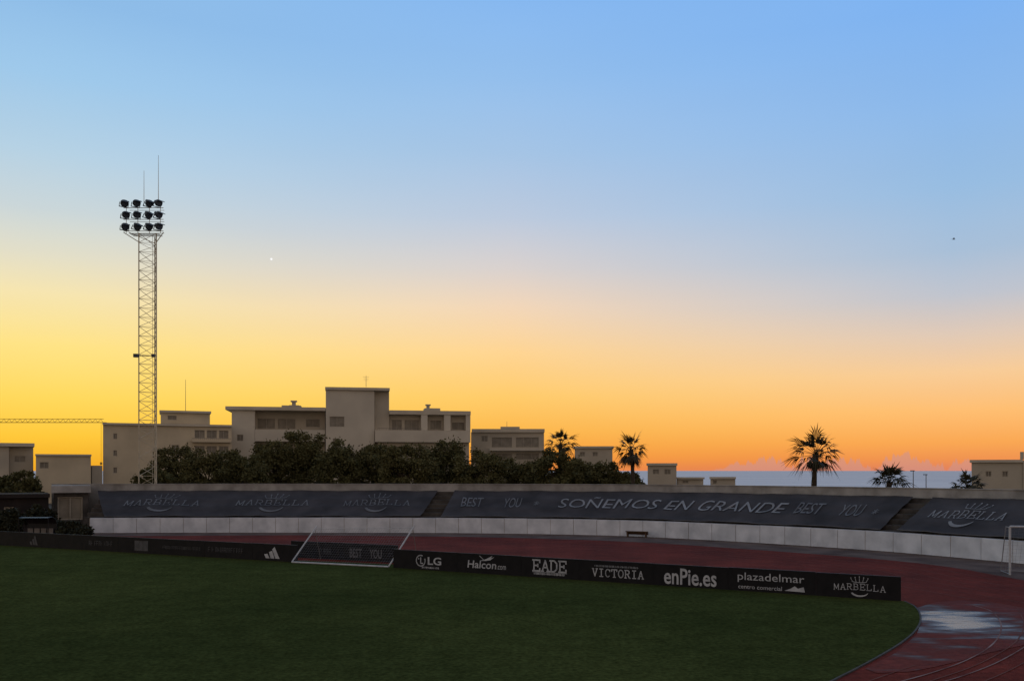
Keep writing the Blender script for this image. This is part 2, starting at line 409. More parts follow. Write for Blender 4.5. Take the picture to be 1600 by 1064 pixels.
B3=Ban(1402,1456,1830,1850,'dark grey seat banner with one crowned white emblem, right of the dark stair gap')
u0,u1=place_px(1455,1573,.5); s=Sh(); s.emblem((u1-u0)/2,2.5,(u1-u0),3.6,1.1); s.build('emblem',M['bannerlet'],ban_fn(u0),B3.e)

# ---------------------------------------------------------------- advertising boards
class Line:
    def __init__(s,a,b): s.a=Vector(a); s.b=Vector(b); s.d=(s.b-s.a).normalized(); s.n=Vector((s.d.y,-s.d.x))
    def u(s,px):
        k=(px-800)/F
        return (k*s.a.y-s.a.x)/(s.d.x-k*s.d.y)
    def P(s,u,v,o=0):
        q=s.a+s.d*u+s.n*o; return Vector((q.x,q.y,v))
LR=Line(G(615,887.5),G(1408,940)); LL=Line(G(0,852),G(465,879))
off=Vector((.47,.88))*2.3
LM=Line(Vector(G(465,878.5))+off-Vector((1.2,-.6)),Vector(G(615,887))+off+Vector((.6,-.35)))
BH=1.02
def board(L,p0,p1,label,draw=None,mt='boardlet',panel='board',h=BH):
    u0=L.u(p0)+.006; u1=L.u(p1)-.006; base=L.P((u0+u1)/2,0)
    e=empty('advertising_board',tuple(base),label,'advertising board','advertising boards around the pitch')
    def bx(mb,a,b,za,zb,oa,ob):
        mb.add([L.P(a,za,oa),L.P(b,za,oa),L.P(b,za,ob),L.P(a,za,ob),L.P(a,zb,oa),L.P(b,zb,oa),L.P(b,zb,ob),L.P(a,zb,ob)],
        [(0,1,2,3),(7,6,5,4),(4,5,1,0),(5,6,2,1),(6,7,3,2),(7,4,0,3)])
    mb=MB(); hh=h+random.uniform(-.015,.015); bx(mb,u0,u1,.0,hh,-.03,0.03)
    mb.build('panel',M[panel],e)
    mb=MB(); bx(mb,u0+.01,u1-.01,hh+.001,hh+.03,-.035,.035); mb.build('top_rail',M['rubber'],e)
    for q in(.15,.85):
        uu=u0+(u1-u0)*q; mb=MB(); mb.tube(L.P(uu,.03,-.6),L.P(uu,.85,-.05),.02); mb.tube(L.P(uu,.05,-.6),L.P(uu,.05,-.03),.02); mb.build('support_leg',M['rail'],e)
    if draw:
        s=Sh(); draw(s,u1-u0,lambda px:L.u(px)-u0)
        s.build('lettering',M[mt],lambda x,y:L.P(u0+x,y,.04),e)
    return e
def d_lg(s,w,U):
    a,b=U(650),U(666); cx=(a+b)/2
    s.stroke(arc(cx,.52,.29,.29,70,380,18),.06); s.stroke([(cx,.68),(cx,.38),(cx+.13,.38)],.06); s.poly(arc(cx-.13,.62,.04,.04,0,330,7))
    s.text('LG',U(669),U(690),.32,.74,0,.02); 
    s.glyphs(U(660),U(686),.12,.2,5,.02)
def d_hal(s,w,U):
    s.text('Halcon',U(731),U(776),.3,.70,.1,.012); s.text('.com',U(777),U(791),.3,.5,0,0)
    s.poly([(U(750),.70),(U(760),.80),(U(770),.99),(U(767),.84),(U(773),.94),(U(767),.76),(U(760),.71)]); s.stroke([(U(757),.74),(U(750),.95)],.03)
def d_eade(s,w,U):
    s.serif('EADE',U(833),U(886),.36,.9,.075,.1); s.glyphs(U(835),U(884),.18,.26,3,.02); s.stroke([(U(833),.3),(U(886),.3)],.02)
def d_vic(s,w,U):
    s.serif('VICTORIA',U(926),U(1006),.28,.64,.05,.22); s.glyphs(U(930),U(1000),.74,.82,4,.010)
def d_enp(s,w,U): s.text('enPie.es',U(1038),U(1120),.12,.88,0,.015)
def d_pla(s,w,U):
    s.text('plazadelmar',U(1153),U(1257),.42,.86,0,.0); s.text('centro comercial',U(1154),U(1222),.14,.32,0,0)
    s.poly([(U(1226),.16),(U(1258),.14),(U(1256),.36),(U(1247),.28),(U(1242),.38),(U(1236),.27)])
def d_mar(s,w,U):
    a,b=U(1303),U(1384); s.emblem((a+b)/2,.52,b-a,.95)
labs=['black advertising board reading LG with a round face mark, right beside the leaning goal','black advertising board with a swoosh mark, second right of the leaning goal','black advertising board reading EADE in white slab letters','black advertising board reading VICTORIA in white serif letters','black advertising board reading enPie.es in bold white letters','black advertising board reading plazadelmar in thin white letters','black advertising board with a crowned emblem, at the right end of the row']
bd=[615,715,815,905,1022,1138,1275,1408]
for i,(lb,dr) in enumerate(zip(labs,[d_lg,d_hal,d_eade,d_vic,d_enp,d_pla,d_mar])): board(LR,bd[i],bd[i+1],lb,dr)
def gl(a,b,y0,y1,seed): return lambda s,w,U: s.glyphs(U(a),U(b),y0,y1,seed)
def d_tri(a,b):
    def f(s,w,U):
        x0,x1=U(a),U(b); W_=x1-x0
        for k in range(3):
            c=x0+W_*(.12+.3*k); hh=.3+.2*k
            s.poly([(c,.18),(c+W_*.24,.18),(c+W_*.10,.18+hh*.9),(c-W_*.10,.18+hh*.75)] if k<2 else [(c,.18),(c+W_*.26,.18),(c-W_*.05,.88),(c-W_*.2,.72)])
    return f
board(LL,0,65,'dark advertising board with small triangle mark, at the left edge of the photo',d_tri(47,60),'boarddim')
board(LL,65,130,'plain dark advertising board, second from the left edge of the photo',None)
board(LL,130,185,'dark advertising board with small grey print, below the left end of the white wall',gl(140,176,.4,.68,11),'boarddim')
board(LL,185,235,'dark advertising board bearing a pale grey square panel',lambda s,w,U:s.poly([(U(211),.2),(U(232),.2),(U(232),.85),(U(211),.85)]),'boarddim')
board(LL,235,320,'dark advertising board with a thin line of grey script',gl(255,315,.42,.60,14),'boarddim')
board(LL,320,395,'dark advertising board with bold grey capitals, beside the three bar triangle board',gl(326,382,.40,.66,15),'boarddim')
board(LL,395,465,'black advertising board with three slanted white bars forming a triangle',d_tri(413,438))
board(LM,455,530,'dark advertising board behind the net, left one of the two',gl(500,522,.35,.65,17),'boarddim')
board(LM,530,622,'dark advertising board reading BEST YOU behind the net',lambda s,w,U:(s.text('BEST',U(547),U(566),.2,.75,0,.02),s.text('YOU',U(578),U(597),.2,.75,0,.02)),'bannerdim')

# ---------------------------------------------------------------- goals
def netgrid(mb,a,b,c,d,nu,nv,r=.008):
    a,b,c,d=map(Vector,(a,b,c,d))
    for i in range(1,nu):
        t=i/nu; mb.tube(a.lerp(b,t),d.lerp(c,t),r,r,3)
    for j in range(1,nv):
        t=j/nv; mb.tube(a.lerp(d,t),b.lerp(c,t),r,r,3)
bl=Vector((*G(456,880.5),.1)); br=Vector((*G(607,888),.1))
tl=Vector((PX(492,53.0),53.0,ZZ(826,53.0))); tr=Vector((PX(645,50.4),50.4,ZZ(825,50.4)))
e=empty('football_goal',((bl.x+br.x)/2,(bl.y+br.y)/2,.03),'white football goal tipped back in front of the dark boards','goal')
MB().tube(bl,br,.05,.05,8).build('crossbar',M['goal'],e)
for a,b in((bl,tl),(br,tr)): MB().tube(a,b+(b-a)*.08,.045,.045,8).build('post',M['goal'],e)
MB().tube(tl,tr,.015,.015,6).build('back_bar',M['goal'],e)
for a in(tl,tr): MB().tube(a,Vector((a.x+.25,a.y+.45,.02)),.015,.015,6).build('stay',M['rail'],e)
mb=MB(); netgrid(mb,bl,br,tr,tl,40,15,.0035); mb.build('net',M['net'],e)
gx,gy=G(1578,898); d=Vector((.97,-.24)); d.normalize(); n=Vector((-d.y,d.x)); 
if n.y<0: n=-n
A=Vector((gx,gy)); B_=A+d*7.32
def v3(p,z): return Vector((p.x,p.y,z))
e=empty('football_goal',(A.x,A.y,0),'upright white football goal on the track apron, cut by the right edge','goal')
for p in(A,B_): MB().tube(v3(p,0),v3(p,2.5),.06,.06,8).build('post',M['goal'],e)
MB().tube(v3(A,2.5),v3(B_,2.5),.06,.06,8).build('crossbar',M['goal'],e)
for p in(A,B_):
    mb=MB(); q=p+n*1.6; mb.tube(v3(p+n*.7,2.45),v3(q,.05),.025); mb.tube(v3(p,2.46),v3(p+n*.7,2.45),.025); mb.tube(v3(p,.05),v3(q,.05),.025); mb.build('side_frame',M['net'],e)
MB().tube(v3(A+n*1.6,.05),v3(B_+n*1.6,.05),.025).build('ground_bar',M['net'],e)
mb=MB(); netgrid(mb,v3(A+n*1.6,.05),v3(B_+n*1.6,.05),v3(B_+n*.7,2.45),v3(A+n*.7,2.45),34,12,.004); mb.build('net',M['net'],e)
bx_,by_=G(995,839)
e=empty('bench',(bx_,by_,0),'small low brown bench against the curved white wall','bench')
dd=Vector((.93,-.37)); 
def obx(mb,c,d,l,w,z0,z1):
    d=d.normalized(); n=Vector((-d.y,d.x)); q=[c+d*a*l/2+n*b*w/2 for a,b in((-1,-1),(1,-1),(1,1),(-1,1))]
    return mb.add([v3(p,z0) for p in q]+[v3(p,z1) for p in q],[(0,3,2,1),(4,5,6,7),(0,1,5,4),(1,2,6,5),(2,3,7,6),(3,0,4,7)])
c=Vector((bx_,by_)); obx(MB(),c,dd,1.8,.4,.42,.48).build('seat',M['wood'],e)
obx(MB(),c+Vector((.37,.93))*.18,dd,1.8,.05,.2,.40).build('apron_board',M['wood'],e)
for k in(-.75,.75): obx(MB(),c+dd.normalized()*k,dd,.08,.36,0,.419).build('leg',M['wood'],e)

# ---------------------------------------------------------------- floodlight tower
TY=104.0; ts=TY/F
def T(px): return PX(px,TY)
tx=T(233)
e=empty('floodlight_tower',(tx,TY,0),'tall triangular lattice floodlight mast with twelve lamps','floodlight tower')
hw=13.2*ts
def chords(z): return [Vector((tx-hw,TY-.5,z)),Vector((tx+hw,TY-.35,z)),Vector((tx+.15,TY+1.3,z))]
z1=ZZ(366,TY)
for k in range(3): MB().tube(chords(0)[k],chords(z1)[k],.07,.07,6).build('leg',M['steel'],e)
mb=MB(); nb=30
for i in range(nb):
    za=.4+(z1-.4)*i/nb; zb=.4+(z1-.4)*(i+1)/nb; a=chords(za); b=chords(zb)
    for k in range(3):
        q=(k+1)%3
        mb.tube(a[k],a[q],.026,.026,4)
        if i%2: mb.tube(a[k],b[q],.03,.03,4)
        else: mb.tube(a[q],b[k],.03,.03,4)
mb.build('lattice_bracing',M['steel'],e)
mb=MB()
for k in range(int(z1/.45)): mb.tube((tx+.2,TY+.5,.5+k*.45),(tx+.6,TY+.5,.5+k*.45),.012,.012,3)
for x in(.2,.6): mb.tube((tx+x,TY+.5,0),(tx+x,TY+.5,z1),.022,.022,4)
mb.build('ladder',M['steel'],e)
hf=MB(); X0,X1=T(196),T(258)
for py in(327,345,363):
    hf.tube((X0,TY-.5,ZZ(py,TY)),(X1,TY-.5,ZZ(py,TY)),.04,.04,5); hf.tube((X0+.3,TY+.5,ZZ(py,TY)),(X1-.3,TY+.5,ZZ(py,TY)),.03,.03,5)
for px in(200,218,236,253):
    hf.tube((T(px),TY-.45,ZZ(366,TY)),(T(px),TY-.45,ZZ(318,TY)),.035,.035,5)
hf.tube((X0,TY-.5,ZZ(365,TY)),chords(ZZ(380,TY))[0],.05,.05,5); hf.tube((X1,TY-.5,ZZ(365,TY)),chords(ZZ(380,TY))[1],.05,.05,5)
hf.tube((X0+.6,TY-.5,ZZ(365,TY)),chords(ZZ(376,TY))[2],.04,.04,5)
hf.build('head_frame',M['steel'],e)
mb=MB(); zp=ZZ(366,TY)
x=X0+.6
while x<X1-.6: mb.box(x,x+.05,TY-.45,TY+.9,zp-.02,zp); x+=.12
mb.box(X0+.6,X1-.6,TY-.45,TY-.40,zp-.04,zp-.021); mb.box(X0+.6,X1-.6,TY+.85,TY+.9,zp-.04,zp-.021)
mb.build('platform_grating',M['steel'],e)
MB().tube((T(225),TY,ZZ(318,TY)),(T(225),TY,ZZ(267,TY)),.035,.02,5).build('lightning_rod',M['steel'],e)
MB().tube((T(247.5),TY,ZZ(318,TY)),(T(247.5),TY,ZZ(243,TY)),.04,.02,5).build('lightning_rod',M['steel'],e)
def tbox(px,py,w,h):
    mb=MB(); x=T(px); z=ZZ(py,TY); mb.box(x-w/2,x+w/2,TY-1.0,TY-.6,z-h/2,z+h/2); mb.tube((x,TY-.7,z),(tx,TY-.3,z),.04); mb.build('control_box',M['lamp'],e)
tbox(217,557,.5,.4); tbox(244,557,.35,.35)
def lamp_mb(K=.95):
    mb=MB(); n=12
    prof=[(.36,-.34),(.46,-.3),(.46,-.06),(.38,.10),(.24,.24),(.19,.50)]
    vs=[];fs=[]
    for r_,y in prof:
        for i in range(n):
            t=2*math.pi*i/n; c_,s_=math.cos(t),math.sin(t)
            q=max(abs(c_),abs(s_)); f=r_*(.55+.45/q)
            vs.append((f*c_,y,f*s_*.9))
    for j in range(len(prof)-1):
        for i in range(n): fs.append((j*n+i,j*n+(i+1)%n,(j+1)*n+(i+1)%n,(j+1)*n+i))
    fs.append(tuple((len(prof)-1)*n+i for i in range(n)))
    mb.add(vs,fs)
    mb.box(-.42,.42,-.66,-.31,.36,.41)
    mb.box(-.54,.54,-.06,.06,-.58,-.5); mb.box(-.54,-.49,-.05,.05,-.54,0); mb.box(.49,.54,-.05,.05,-.54,0)
    mb.v=[v*K for v in mb.v]
    return mb
lm=lamp_mb(); 
lens=MB(); n=12; lens.add([(.34*math.cos(2*math.pi*i/n),-.32,.31*math.sin(2*math.pi*i/n)) for i in range(n)],[tuple(range(n))])
first=None
for r_,py in enumerate((321,339,357)):
    for c_,px in enumerate((200,218,236,252)):
        if first is None:
            o=lm.build('floodlight',M['lamp'],e,local=True); l2=lens.build('lens',M['lens'],o,local=True); first=(o,l2)
        else:
            o=first[0].copy(); col.objects.link(o); o.parent=e; l2=first[1].copy(); col.objects.link(l2); l2.parent=o
        o.location=Vector((T(px+random.uniform(-1,1)),TY-.85,ZZ(py,TY)+.05))-Vector((tx,TY,0))
        o.rotation_euler=(R(32+random.uniform(-6,6)),R(random.uniform(-4,4)),R((42,50,56,64)[c_]+random.uniform(-8,8)))

# ---------------------------------------------------------------- crane
CY=330.0
e=empty('tower_crane',(PX(-90,CY),CY,-3),'thin yellow tower crane jib at the left above the low houses','crane')
cx=PX(-90,CY); zj=ZZ(660,CY); zt=ZZ(655,CY)
mb=MB()
for dx in(-.8,.8):
    for dy in(-.8,.8): mb.tube((cx+dx,CY+dy,-3),(cx+dx,CY+dy,zt+4),.16,.16,4)
for k in range(14):
    a=-3+k*2; mb.tube((cx-.8,CY-.8,a),(cx+.8,CY-.8,a+2),.1,.1,4)
mb.build('mast',M['crane'],e)
mb=MB(); xe=PX(166,CY); mb.tube((cx,CY-.6,zj),(xe,CY-.6,zj),.12,.12,4); mb.tube((cx,CY+.6,zj),(xe,CY+.6,zj),.12,.12,4); mb.tube((cx,CY,zt+.1),(xe-1,CY,zt+.1),.12,.12,4)
x=cx
while x<xe-2.0:
    mb.tube((x,CY-.6,zj),(x+1,CY,zt+.1),.07,.07,4); mb.tube((x+1,CY,zt+.1),(x+2,CY-.6,zj),.07,.07,4); x+=2
mb.build('jib',M['crane'],e)
mb=MB(); mb.tube((cx,CY,zj),(cx-14,CY,zj),.3,.3,4); mb.box(cx-14,cx-10,CY-.8,CY+.8,zj-2.5,zj); mb.build('counter_jib',M['crane'],e)
mb=MB(); mb.tube((cx,CY,zt+4),(cx+(xe-cx)*.3,CY,zt),.06,.06,4); mb.tube((cx,CY,zt+4),(cx-12,CY,zj),.06,.06,4); mb.build('stay_cable',M['crane'],e)
mb=MB(); hx=PX(158,CY); mb.tube((hx,CY,zj),(hx,CY,ZZ(722,CY)),.05,.05,4); mb.box(hx-.3,hx+.3,CY-.3,CY+.3,ZZ(724,CY)-.5,ZZ(722,CY)); mb.build('hook_line',M['crane'],e)

# ---------------------------------------------------------------- buildings (each turned to its own bearing)
class Bld:
    def __init__(s,name,label,px0,Y,cat='building'):
        s.a=math.atan((px0-800)/F); s.D=Y/math.cos(s.a)
        s.o=Vector((s.D*math.sin(s.a),s.D*math.cos(s.a),0)); s.e=empty(name,tuple(s.o),label,cat,rz=-s.a)
    def X(s,px,dy=0): return (s.D+dy)*math.tan(math.atan((px-800)/F)-s.a)
    def Z(s,py,dy=0): return H-(py-HY)*(s.D+dy)*math.cos(s.a)/F
    def wall(s,a,b,top,bot,m,dy=0,depth=10,wins=(),name='wall'):
        Y=dy; x0,x1=s.X(a,dy),s.X(b,dy); z1=s.Z(top,dy); z0=s.Z(bot,dy) if bot else -1.0
        ws=[(s.X(w[0],dy),s.X(w[1],dy),s.Z(w[3],dy),s.Z(w[2],dy)) for w in wins]
        gx=sorted(set([x0,x1]+[w[0] for w in ws]+[w[1] for w in ws])); gz=sorted(set([z0,z1]+[w[2] for w in ws]+[w[3] for w in ws]))
        mb=MB()
        for i in range(len(gx)-1):
            for j in range(len(gz)-1):
                cx=(gx[i]+gx[i+1])/2; cz=(gz[j]+gz[j+1])/2
                if any(w[0]<cx<w[1] and w[2]<cz<w[3] for w in ws): continue
                mb.add([(gx[i],Y,gz[j]),(gx[i+1],Y,gz[j]),(gx[i+1],Y,gz[j+1]),(gx[i],Y,gz[j+1])],[(0,1,2,3)])
        D=Y+depth
        mb.add([(x0,Y,z0),(x1,Y,z0),(x1,Y,z1),(x0,Y,z1),(x0,D,z0),(x1,D,z0),(x1,D,z1),(x0,D,z1)],[(1,5,6,2),(4,0,3,7),(3,2,6,7),(5,4,7,6)])
        rd=.22
        for w in ws:
            a0,b0,c0,d0=w
            mb.add([(a0,Y,c0),(b0,Y,c0),(b0,Y,d0),(a0,Y,d0),(a0,Y+rd,c0),(b0,Y+rd,c0),(b0,Y+rd,d0),(a0,Y+rd,d0)],[(0,4,5,1),(1,5,6,2),(2,6,7,3),(3,7,4,0)])
        wo=mb.build(name,m,s.e,local=True)
        for w in ws:
            a0,b0,c0,d0=w; fw=.09
            mb=MB(); y0=Y+rd-.12;y1=Y+rd-.04
            mb.box(a0,b0,y0,y1,c0,c0+fw); mb.box(a0,b0,y0,y1,d0-fw,d0); mb.box(a0,a0+fw,y0,y1,c0+fw,d0-fw); mb.box(b0-fw,b0,y0,y1,c0+fw,d0-fw)
            nm=max(1,int((b0-a0)/1.6))
            for k in range(1,nm+1):
                if k<nm or nm==1:
                    xx=a0+(b0-a0)*(k/(nm if nm>1 else 2)); mb.box(xx-.04,xx+.04,y0,y1,c0+fw,d0-fw)
            fo=mb.build('window',M['frame'],s.e,local=True)
            mb=MB(); mb.add([(a0,Y+rd,c0),(b0,Y+rd,c0),(b0,Y+rd,d0),(a0,Y+rd,d0)],[(0,1,2,3)]); mb.build('pane',M['glass'],fo,local=True)
        return wo
    def slab(s,a,b,top,bot,dy,depth,m='slab',name='roof_slab'):
        mb=MB(); mb.box(s.X(a,dy),s.X(b,dy),dy,dy+depth,s.Z(bot,dy),s.Z(top,dy)); return mb.build(name,M[m],s.e,local=True)
    def mast(s,px,top,bot,dy=2,arms=True):
        mb=MB(); x=s.X(px,dy); mb.tube((x,dy,s.Z(bot,dy)),(x,dy,s.Z(top,dy)),.05,.03,5)
        if arms:
            for k in range(3): z=s.Z(top,dy)-.3-.35*k; mb.tube((x-.6+.1*k,dy,z),(x+.6-.1*k,dy,z),.025,.025,4)
        mb.build('aerial',M['rail'],s.e,local=True)
    def rail(s,a,b,top,bot,dy):
        mb=MB(); x0,x1=s.X(a,dy),s.X(b,dy); z0,z1=s.Z(bot,dy),s.Z(top,dy)
        mb.tube((x0,dy,z1),(x1,dy,z1),.05,.05,4); x=x0
        while x<=x1: mb.tube((x,dy,z0),(x,dy,z1),.025,.025,4); x+=.35
        mb.build('balcony_rail',M['rail'],s.e,local=True)
    def chimney(s,px,w,tp,dy,bot):
        mb=MB(); x=s.X(px,dy); mb.box(x-w*.12,x+w*.12,dy,dy+.8,s.Z(bot,dy),s.Z(tp+2,dy)); mb.box(x-w*.2,x+w*.2,dy-.2,dy+1,s.Z(tp+2,dy)+.001,s.Z(tp,dy)); mb.box(x-w*.3,x+w*.32,dy-.1,dy+.9,s.Z(bot,dy),s.Z(tp+7,dy)); mb.build('chimney',M['bl3'],s.e,local=True)
b=Bld('flat_roofed_house','dark flat roofed house at the left edge below the crane jib',20,150)
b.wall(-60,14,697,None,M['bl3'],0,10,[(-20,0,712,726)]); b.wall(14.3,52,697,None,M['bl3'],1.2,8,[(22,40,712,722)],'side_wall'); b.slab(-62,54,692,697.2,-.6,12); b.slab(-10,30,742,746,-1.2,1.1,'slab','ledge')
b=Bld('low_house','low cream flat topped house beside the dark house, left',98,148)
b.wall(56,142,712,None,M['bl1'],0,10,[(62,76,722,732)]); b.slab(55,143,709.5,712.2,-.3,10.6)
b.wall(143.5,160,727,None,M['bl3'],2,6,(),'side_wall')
b=Bld('apartment_block','beige flat roofed apartment block directly behind the floodlight mast',262,158)
b.wall(161,362,665,None,M['bl1'],0,14,[(304,320,671,684),(323,339,671,684),(342,357,671,684),(268,280,695,706),(304,320,696,708),(323,339,696,708),(342,357,696,708),(177,183,678,687),(177,183,704,713),(177,183,730,739)])
b.slab(160,363,662,665.2,-.4,14.8); b.wall(251,328,644,661.8,M['bl1'],3,7,[(262,276,649,656)],'penthouse_wall'); b.slab(249,330,641,644.2,2.4,8.2); b.mast(290,592,641,5,False)
b.slab(300,361,686,690,-.9,.88,'bl1','balcony_ledge'); b.rail(300,361,684,686,-.85)
b=Bld('apartment_complex','large pale stepped apartment building with central rooftop block',545,172)
b.wall(362,398,642,None,M['bl2'],0,12,[(370,380,680,690)])
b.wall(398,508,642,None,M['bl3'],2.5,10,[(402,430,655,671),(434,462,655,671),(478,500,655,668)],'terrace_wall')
b.slab(398.3,508,672,690,0,2.4,'bl2','terrace_parapet')
b.slab(352,508.5,637,642.2,-.6,13.2)
b.wall(509,585,609,None,M['bl2'],-.5,12,[(515,538,651,667),(520,531,685,697)],'tower_wall'); b.slab(508,609,605,609.2,-.9,13.2)
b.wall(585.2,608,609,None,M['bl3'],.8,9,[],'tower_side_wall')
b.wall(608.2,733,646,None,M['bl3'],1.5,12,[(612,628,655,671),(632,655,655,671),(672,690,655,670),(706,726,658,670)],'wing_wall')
b.slab(608.4,735.5,640,646.2,-.2,13)
b.slab(586,735,671.5,690,-1.3,2.6,'bl2','balcony_parapet'); b.rail(590,660,668.5,671.5,-1.2)
b.slab(658,668,646.4,671.3,-.1,1.4,'bl2','dividing_pier'); b.slab(694,704,646.4,671.3,-.1,1.4,'bl2','dividing_pier'); b.slab(728,735,646.4,671.3,-.1,1.4,'bl2','dividing_pier')
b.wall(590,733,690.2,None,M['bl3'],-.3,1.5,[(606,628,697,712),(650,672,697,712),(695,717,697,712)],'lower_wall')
b.chimney(459,3,627,5,640); b.chimney(669,2.5,630,5,642)
b.mast(572,586,604,4)
b.slab(440,470,634.5,637,3,4,'bl3','roof_upstand'); b.slab(664,688,636,640,3,4,'bl3','roof_upstand')
b=Bld('apartment_block','lower grey apartment block adjoining the right side of the large pale building',795,190)
b.wall(736,850,675,None,M['bl3'],0,10,[(752,762,681,690),(768,800,683,699),(806,842,683,699),(768,800,708,718),(806,842,708,718)]); b.slab(737,851,670,675.2,-.5,11,'slab'); b.slab(765,850,700,704,-1.3,1.28,'bl2','balcony_ledge'); b.slab(782,812,666.5,669.8,3,4,'bl3','roof_upstand'); b.mast(792,658,667,4,False)
b=Bld('distant_house','small pale house seen between the two slim palms',930,185)
b.wall(898,957,700,None,M['bl3'],0,9,[(906,914,706,713),(926,934,706,713)]); b.slab(896,959,697,700.2,-.4,10)
b=Bld('distant_house','stepped pale house just left of the sea view',1034,180)
b.wall(1012,1057,727,None,M['bl3'],0,8,[(1020,1030,733,741),(1038,1048,733,741)]); b.slab(1010,1058.5,723.5,727.2,-.4,9); b.wall(1058,1099,748,None,M['bl3'],1,6,[(1066,1076,750,755)],'annex_wall'); b.slab(1057.8,1101,745.5,748.2,.5,7)
b=Bld('roof_hut','small grey hut with flat roof standing before the sea',1130,150)
b.wall(1110,1149,748,None,M['bl3'],0,4,[(1114,1120,750,756)]); b.slab(1108.5,1150,745,748.2,-.3,4.6)
b=Bld('flat_roofed_house','grey brown flat roofed house at the right edge above the terrace',1575,120)
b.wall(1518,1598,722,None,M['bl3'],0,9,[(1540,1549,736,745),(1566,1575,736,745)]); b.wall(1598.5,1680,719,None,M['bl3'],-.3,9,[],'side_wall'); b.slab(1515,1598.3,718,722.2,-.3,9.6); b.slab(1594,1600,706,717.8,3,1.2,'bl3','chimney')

b=Bld('concrete_gatehouse','grey concrete gatehouse with wide dark opening at the left end of terrace',110,79.5)
b.wall(84,138,770,None,M['step'],0,3.5,[(90,129,776,812)]); b.slab(80,142,758.5,769.7,-.4,4.2,'parapet'); 
b=Bld('dark_store','dark low store building at the left edge behind the boards',10,76)
b.wall(-70,76,778,None,M['darkwall'],0,5,[(6,22,792,806)]); b.slab(-72,78,772,778,-.4,5.6,'darkwall')
DY=67.5
e=empty('team_shelter',(PX(48,DY),DY,0),'dark team shelter with rounded roof at far left behind the boards','shelter')
x0,x1=PX(30,DY),PX(76,DY)
pr_=[(DY+1.2,0),(DY+1.2,1.3),(DY+1.0,1.65),(DY+.5,1.85),(DY-.1,1.8)]
mb=MB()
for i in range(len(pr_)-1):
    a,b2=pr_[i],pr_[i+1]; mb.add([(x0,a[0],a[1]),(x1,a[0],a[1]),(x1,b2[0],b2[1]),(x0,b2[0],b2[1])],[(0,1,2,3)])
mb.build('shell',M['rubber'],e)
for x in(x0,x1):
    mb=MB(); 
    for i in range(len(pr_)-1): mb.tube((x,*pr_[i]),(x,*pr_[i+1]),.03)
    mb.tube((x,DY-.1,1.8),(x,DY+.1,0),.03); mb.build('frame',M['rubber'],e)
for k in range(4):
    xx=x0+.35+k*(x1-x0-.7)/3; mb=MB(); mb.box(xx-.2,xx+.2,DY+.5,DY+.9,.42,.47); mb.box(xx-.2,xx+.2,DY+.9,DY+.95,.47,.95); mb.tube((xx,DY+.7,0),(xx,DY+.7,.42),.03); mb.build('seat',M['rail'],e)
for px,tp,Y,lb in((1427,736,82,'thin dark lamp pole right of the low palm, the left one'),(1447,742,84,'short thin dark pole right of the low palm, the right one')):
    e=empty('street_lamp',(PX(px,Y),Y,0),lb,'lamp pole'); x=PX(px,Y)
    MB().tube((x,Y,0),(x,Y,ZZ(tp,Y)),.05,.035,6).build('pole',M['rail'],e)
    mb=MB(); mb.box(x-.25,x+.1,Y-.08,Y+.08,ZZ(tp,Y)+.001,ZZ(tp,Y)+.08); mb.build('lamp_head',M['lamp'],e)

# ---------------------------------------------------------------- trees
def leafy(mb,c,rx,rz_,n,rr,sz):
    for _ in range(n):
        d_=Vector((rr.gauss(0,1),rr.gauss(0,1),rr.gauss(0,1))).normalized()*min(1.45,abs(rr.gauss(.62,.32)))
        q=Vector((c[0]+d_.x*rx,c[1]+d_.y*rx,c[2]+d_.z*rz_))
        a=Vector((rr.gauss(0,1),rr.gauss(0,1),rr.gauss(0,1))).normalized(); b=a.orthogonal().normalized()
        b=(Matrix.Rotation(rr.uniform(0,6.28),3,a)@b); w=rr.uniform(.5,1.2)*sz; c2=a.cross(b)
        mb.add([q-b*w*.5,q+c2*w*.3,q+b*w*.5,q-c2*w*.3],[(0,1,2,3)])
def tree(px,top,halfw,Y,label,seed,m='leafa',lo=2.2,name='broadleaf_tree',grp='trees behind the terrace',cat='tree',sz=.38):
    rr=random.Random(seed); x=PX(px,Y); zt=ZZ(top,Y); w=halfw*Y/F
    e=empty(name,(x,Y,0),label,cat,grp)
    tk=MB(); hc=zt*.45; lean=rr.uniform(-.3,.3)
    tk.path([(x,Y,-.1),(x+lean*.4,Y,hc*.5),(x+lean,Y,hc)],[.28,.2,.16])
    cr=MB(); cz=(zt+lo)/2; hz=(zt-lo)/2
    ncl=int(18+w*hz*3.2)
    for k in range(ncl):
        for _ in range(50):
            p=Vector((rr.uniform(-1,1),rr.uniform(-1,1),rr.uniform(-1,1)))
            if abs(p.x)**2.4+abs(p.y)**2.4+max(0,p.z)**2.2<=1: break
        r_=rr.uniform(.55,1.0)*max(.6,min(1.25,w*.33))
        c=Vector((x+p.x*(w-r_*.5),Y+p.y*min(w,2.6),cz+p.z*(hz-r_*.7)))
        leafy(cr,c,r_,r_*.8,220,rr,sz)
        if k%5==0: tk.path([(x+lean,Y,hc),((x+lean+c.x)/2,(Y+c.y)/2,(hc+c.z)/2+.3),tuple(c)],[.11,.07,.03],5)
    tk.build('trunk',M['bark'],e); cr.build('crown',M[m],e)
